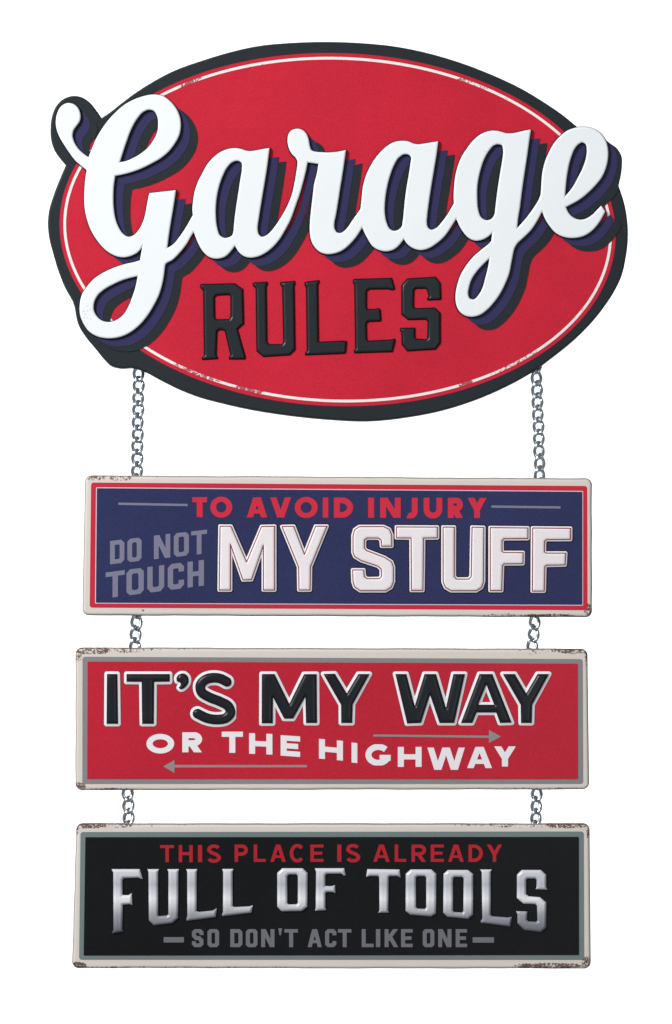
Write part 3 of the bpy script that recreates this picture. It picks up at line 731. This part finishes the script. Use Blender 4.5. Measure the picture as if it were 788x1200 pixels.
word('printed_word', [q('H', 20, 158, 471, 585, 370, .09), q('I', 208, 241, 493, 608, 370, .09), q('G', 288, 437, 503, 625, 370), q('H', 475, 612, 518, 633, 370, .0),
    q('W', 645, 862, 522, 650, 370), q('A', 873, 1020, 518, 640, 370, .0), q('Y', 1028, 1158, 515, 631, 370, .0)], 'round', 7.0, m_wtxt, p2, o2, ZP, round_=0.05)
flat_poly('printed_arrow', [W1([(402,630),(467,594),(467,622),(1232,622),(1232,636),(467,637),(467,668)])], m_arrow, p2, o2)
flat_poly('printed_arrow', [W4([(-307,446),(360,453),(360,420),(430,458),(360,496),(360,466),(-307,458)])], m_arrow, p2, o2)

# ---- plate three
def mats3(org, wear):
    return (paint('sage_border_print', srgb(116, 130, 130), 0.45, 0.25, 0.07, wear=[(110, 974, 20, 4, .45)], wearcol=RUST, origin=org),
            None, paint('black_print', srgb(19, 20, 23), 0.42, 0.18, 0.3))
w3 = [(190, 966.5, 100, 3, .8), (600, 967, 100, 3.4, .88), (250, 1134.5, 170, 2.8, .86), (560, 1134.5, 120, 3, .82), (692.5, 1000, 2.6, 60, .8), (87, 1000, 2.6, 60, .75), (105, 967, 25, 5, 1.1), (140, 967, 22, 4, .95), (88, 972, 5, 10, 1.05), (250, 966, 40, 2.5, .7), (585, 967, 34, 3.6, .95), (665, 967, 34, 4.5, 1.05), (691, 975, 4, 12, 1.0), (92, 1132, 12, 6, 1.15), (150, 1135, 100, 3, .95), (240, 1135.5, 40, 2.5, .9), (645, 1132, 50, 4.5, 1.08), (688, 1128, 8, 9, 1.0), (692.5, 1050, 2, 80, .55), (85, 1050, 2.2, 80, .5)]
p3, o3 = make_plate('black plate with grey green border reading This Place Is Already Full Of Tools', [(89, 965.2), (691.7, 965.2), (693, 1136), (84.4, 1135.4)],
    [(94.6, 975), (684.3, 974.4), (684.8, 1124.8), (93, 1124.6)], None, [(100.4, 981), (678.4, 980.6), (678.6, 1119), (98.4, 1119.6)], mats3, 3, w3)
m_dred = paint('dark_red_lettering', srgb(178, 34, 46), 0.45, 0.2, 0.08)
m_grey = paint('grey_lettering', srgb(112, 114, 120), 0.45, 0.2, 0.08)
m_silver = paint('silver_print', srgb(200, 201, 206), 0.26, 0.55, 0.03)
# the silver letters carry a printed metallic ramp
nt = m_silver.node_tree
tc = nt.nodes.new('ShaderNodeTexCoord'); sp = nt.nodes.new('ShaderNodeSeparateXYZ'); mr = nt.nodes.new('ShaderNodeMapRange'); rp = nt.nodes.new('ShaderNodeValToRGB')
nt.links.new(tc.outputs['Object'], sp.inputs[0]); nt.links.new(sp.outputs['Z'], mr.inputs['Value'])
mr.inputs['From Min'].default_value = -(1092-o3[1])*MM; mr.inputs['From Max'].default_value = -(1016-o3[1])*MM
nt.links.new(mr.outputs[0], rp.inputs[0])
el = rp.color_ramp.elements; el[0].position = 0.0; el[0].color = srgb(96, 98, 106); el[1].position = 1.0; el[1].color = srgb(224, 226, 232)
for pos, c in ((0.28, srgb(160, 162, 170)), (0.52, srgb(238, 239, 243)), (0.74, srgb(188, 191, 200))):
    e = el.new(pos); e.color = c
nt.links.new(rp.outputs[0], nt.nodes['Principled BSDF'].inputs['Base Color'])
z3 = lambda c, x0, x1, ox, y0=47, y1=147: (c, ox+x0*k, ox+x1*k, 980+(y0-(3 if c in 'SC' else 0))*k, 980+(y1+(3 if c in 'SC' else 0))*k)
word('printed_word', [z3('T', 335, 415, 120, 50, 149), z3('H', 442, 523, 120, 50, 149), z3('I', 553, 577, 120, 50, 149), z3('S', 605, 686, 120, 50, 149)], 'round', 4.1, m_dred, p3, o3, ZP)
word('printed_word', [z3('P', 75, 155, 260), z3('L', 185, 255, 260), z3('A', 280, 371, 260), z3('C', 393, 481, 260), z3('E', 512, 588, 260)], 'round', 4.1, m_dred, p3, o3, ZP)
word('printed_word', [z3('I', 667, 691, 260), z3('S', 717, 800, 260)], 'round', 4.1, m_dred, p3, o3, ZP)
word('printed_word', [z3('A', 233, 331, 390), z3('L', 358, 425, 390), z3('R', 455, 543, 390), z3('E', 566, 642, 390), z3('A', 665, 758, 390), z3('D', 784, 867, 390), z3('Y', 888, 980, 390)], 'round', 4.1, m_dred, p3, o3, ZP)
z4 = lambda c, x0, x1, ox, y0=535, y1=639: (c, ox+x0*k, ox+x1*k, 980+y0*k, 980+y1*k)
flat_poly('printed_dash', [[(p[0], p[1]) for p in tile(120, 980, 160, [(355,581),(472,581),(472,612),(355,612)])]], m_grey, p3, o3)
flat_poly('printed_dash', [[(p[0], p[1]) for p in tile(510, 980, 160, [(217,582),(340,582),(340,613),(217,613)])]], m_grey, p3, o3)
word('printed_word', [z4('S', 518, 585, 120), z4('O', 608, 675, 120)], 'oct', 4.7, m_grey, p3, o3, ZP)
word('printed_word', [z4('D', 50, 120, 260), z4('O', 140, 207, 260), z4('N', 228, 305, 260), z4("'", 327, 349, 260, 530, 570), z4('T', 362, 440, 260)], 'oct', 4.7, m_grey, p3, o3, ZP)
word('printed_word', [z4('A', 495, 579, 260), z4('C', 597, 662, 260), z4('T', 671, 749, 260)], 'oct', 4.7, m_grey, p3, o3, ZP)
word('printed_word', [z4('L', 168, 237, 390), z4('I', 250, 275, 390), z4('K', 300, 379, 390), z4('E', 395, 462, 390)], 'oct', 4.7, m_grey, p3, o3, ZP)
word('printed_word', [z4('O', 520, 587, 390), z4('N', 609, 686, 390), z4('E', 710, 776, 390)], 'oct', 4.7, m_grey, p3, o3, ZP)
T1 = lambda p: tile(120, 980, 160, p)
T2 = lambda p: tile(260, 980, 160, p)
T3 = lambda p: tile(390, 980, 160, p)
T4 = lambda p: tile(510, 980, 160, p)
tools = [
 ('F', [T1([(55,188),(218,188),(236,245),(224,245),(210,238),(125,240),(118,250),(118,338),(155,338),(172,326),(175,397),(160,390),(120,393),(118,535),(126,548),(60,560),(58,552),(66,540),(65,210)])]),
 ('U', [T1([(262,188),(330,188),(323,205),(323,455),(330,460),(372,456),(383,448),(383,205),(377,188),(445,188),(440,205),(438,470),(405,500),(300,513),(270,485),(268,205)])]),
 ('L', [T1([(485,188),(551,188),(546,205),(545,430),(560,435),(640,427),(662,413),(656,465),(490,487),(486,478),(492,455),(491,205)])]),
 ('L', [T2([(3,187),(70,187),(63,205),(64,400),(75,407),(160,403),(181,396),(172,440),(5,460),(2,450),(8,435),(9,205)])]),
 ('O', [T2([(350,183),(467,183),(496,210),(494,405),(462,430),(347,432),(321,405),(321,210)]), T2([(388,219),(430,218),(440,227),(440,382),(432,391),(388,392),(379,384),(378,228)])]),
 ('F', [T2([(538,183),(708,183),(716,225),(705,225),(690,214),(605,215),(598,224),(598,285),(635,286),(655,279),(656,327),(640,320),(605,320),(598,328),(598,408),(604,425),(538,430),(543,410),(545,205)])]),
 ('T', [T3([(200,188),(387,190),(392,238),(375,228),(330,228),(323,236),(320,425),(327,440),(262,441),(270,425),(269,236),(262,228),(215,228),(193,234)])]),
 ('O', [T3([(450,190),(570,190),(598,215),(596,445),(568,462),(450,452),(421,430),(422,215)]), T3([(490,228),(530,228),(540,236),(540,408),(532,418),(490,416),(481,406),(480,236)])]),
 ('O', [T4([(74,193),(190,193),(219,215),(219,450),(190,476),(72,464),(47,440),(49,215)]), T4([(112,233),(155,233),(165,242),(163,430),(155,438),(110,436),(103,427),(103,241)])]),
 ('L', [T4([(259,190),(328,190),(321,205),(320,450),(330,460),(420,467),(443,463),(434,520),(265,498),(262,488),(272,475),(269,205)])]),
 ('S', [T4([(500,193),(610,193),(641,220),(641,290),(648,307),(580,304),(585,290),(586,250),(578,242),(532,242),(525,250),(525,332),(540,345),(605,350),(641,380),(641,525),(610,553),(515,541),(475,500),(475,450),(466,430),(532,432),(530,480),(540,490),(582,492),(590,485),(588,400),(578,390),(510,388),(472,355),(472,220)])]),
]
nth = {}
words_ = ['in FULL']*4+['in OF']*2+['in TOOLS']*5
extra = ['first', '', 'first', 'second', '', '', '', 'first', 'second', '', 'last']
for (ch, rg), wd, ex in zip(tools, words_, extra):
    rg = [[(p[0], p[1]) for p in r] for r in rg]
    xs = [p[0] for p in rg[0]]; ys = [p[1] for p in rg[0]]
    f = Field(min(xs)-5, min(ys)-5, max(xs)+5, max(ys)+5, 0.35).add(rg)
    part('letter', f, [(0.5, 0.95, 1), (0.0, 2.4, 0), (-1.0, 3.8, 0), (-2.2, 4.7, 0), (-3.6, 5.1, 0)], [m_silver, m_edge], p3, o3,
         ('silver raised %s letter %s %s' % (ex, ch, wd)).replace('  ', ' '))

# ================================================================== CHAINS
PITCH, BB, AA, RW = 14.3, 9.35, 5.5, 2.25
def link_mesh():
    path, nr = [], []
    for i in range(40):
        th_ = 2*math.pi*i/40
        x = AA*math.cos(th_)*(1-0.10*abs(math.sin(th_))); y = BB*math.sin(th_)
        tw = math.radians(46)*(y/BB)+math.radians(14)      # curb link: one end turned against the other
        path.append((x*math.cos(tw)*MM, x*math.sin(tw)*MM, y*MM)); nr.append((-math.sin(tw), math.cos(tw), 0))
    return tube('link', path, RW*MM, nrm=nr, seg=10)
LM = link_mesh()
def chain(label, xa, ya, xb, yb, pitch=None):
    """a chain from (xa,ya) to (xb,yb), hanging just behind the plates"""
    depth = 12.0
    t = thing('chain', label, 'chain', world_pos(xa, ya, depth), 'chains linking the plates')
    n = max(2, round((yb-ya)/PITCH)+1); ang = math.atan2(xb-xa, yb-ya)
    for i in range(n):
        s = i/(n-1); o = bpy.data.objects.new('link', LM); scene.collection.objects.link(o); o.parent = t
        jx = random.uniform(-0.35, 0.35)
        o.location = (((xb-xa)*s+jx)*MM, 0, -(yb-ya)*s*MM)
        o.rotation_euler = (random.uniform(-.03, .03), ang*1.0+random.uniform(-.05, .05), random.uniform(-.12, .12)+math.radians(4))
    return t
chain('long silver chain from the oval sign down to the blue plate, left side', 162.4, 422, 159.4, 565)
chain('long silver chain from the oval sign down to the blue plate, right side', 629.6, 427, 634.2, 570)
chain('short silver chain between the blue and red plates, left side', 160.2, 715, 157.0, 772)
chain('short silver chain between the blue and red plates, right side', 629.0, 714, 623.4, 771)
chain('short silver chain between the red and black plates, left side', 148.8, 916, 150.2, 973)
chain('short silver chain between the red and black plates, right side', 630.4, 916, 628.2, 973)
for (par, og, x, y) in ((sign, OO, 162.4, 415), (sign, OO, 629.6, 420), (p1, o1, 159.4, 573), (p1, o1, 634.2, 578), (p1, o1, 160.2, 707), (p1, o1, 629, 706),
                        (p2, o2, 157, 780), (p2, o2, 623.4, 779), (p2, o2, 148.8, 908), (p2, o2, 630.4, 908), (p3, o3, 150.2, 981), (p3, o3, 628.2, 981)):
    eyelet(par, og, x, y, 10.6)
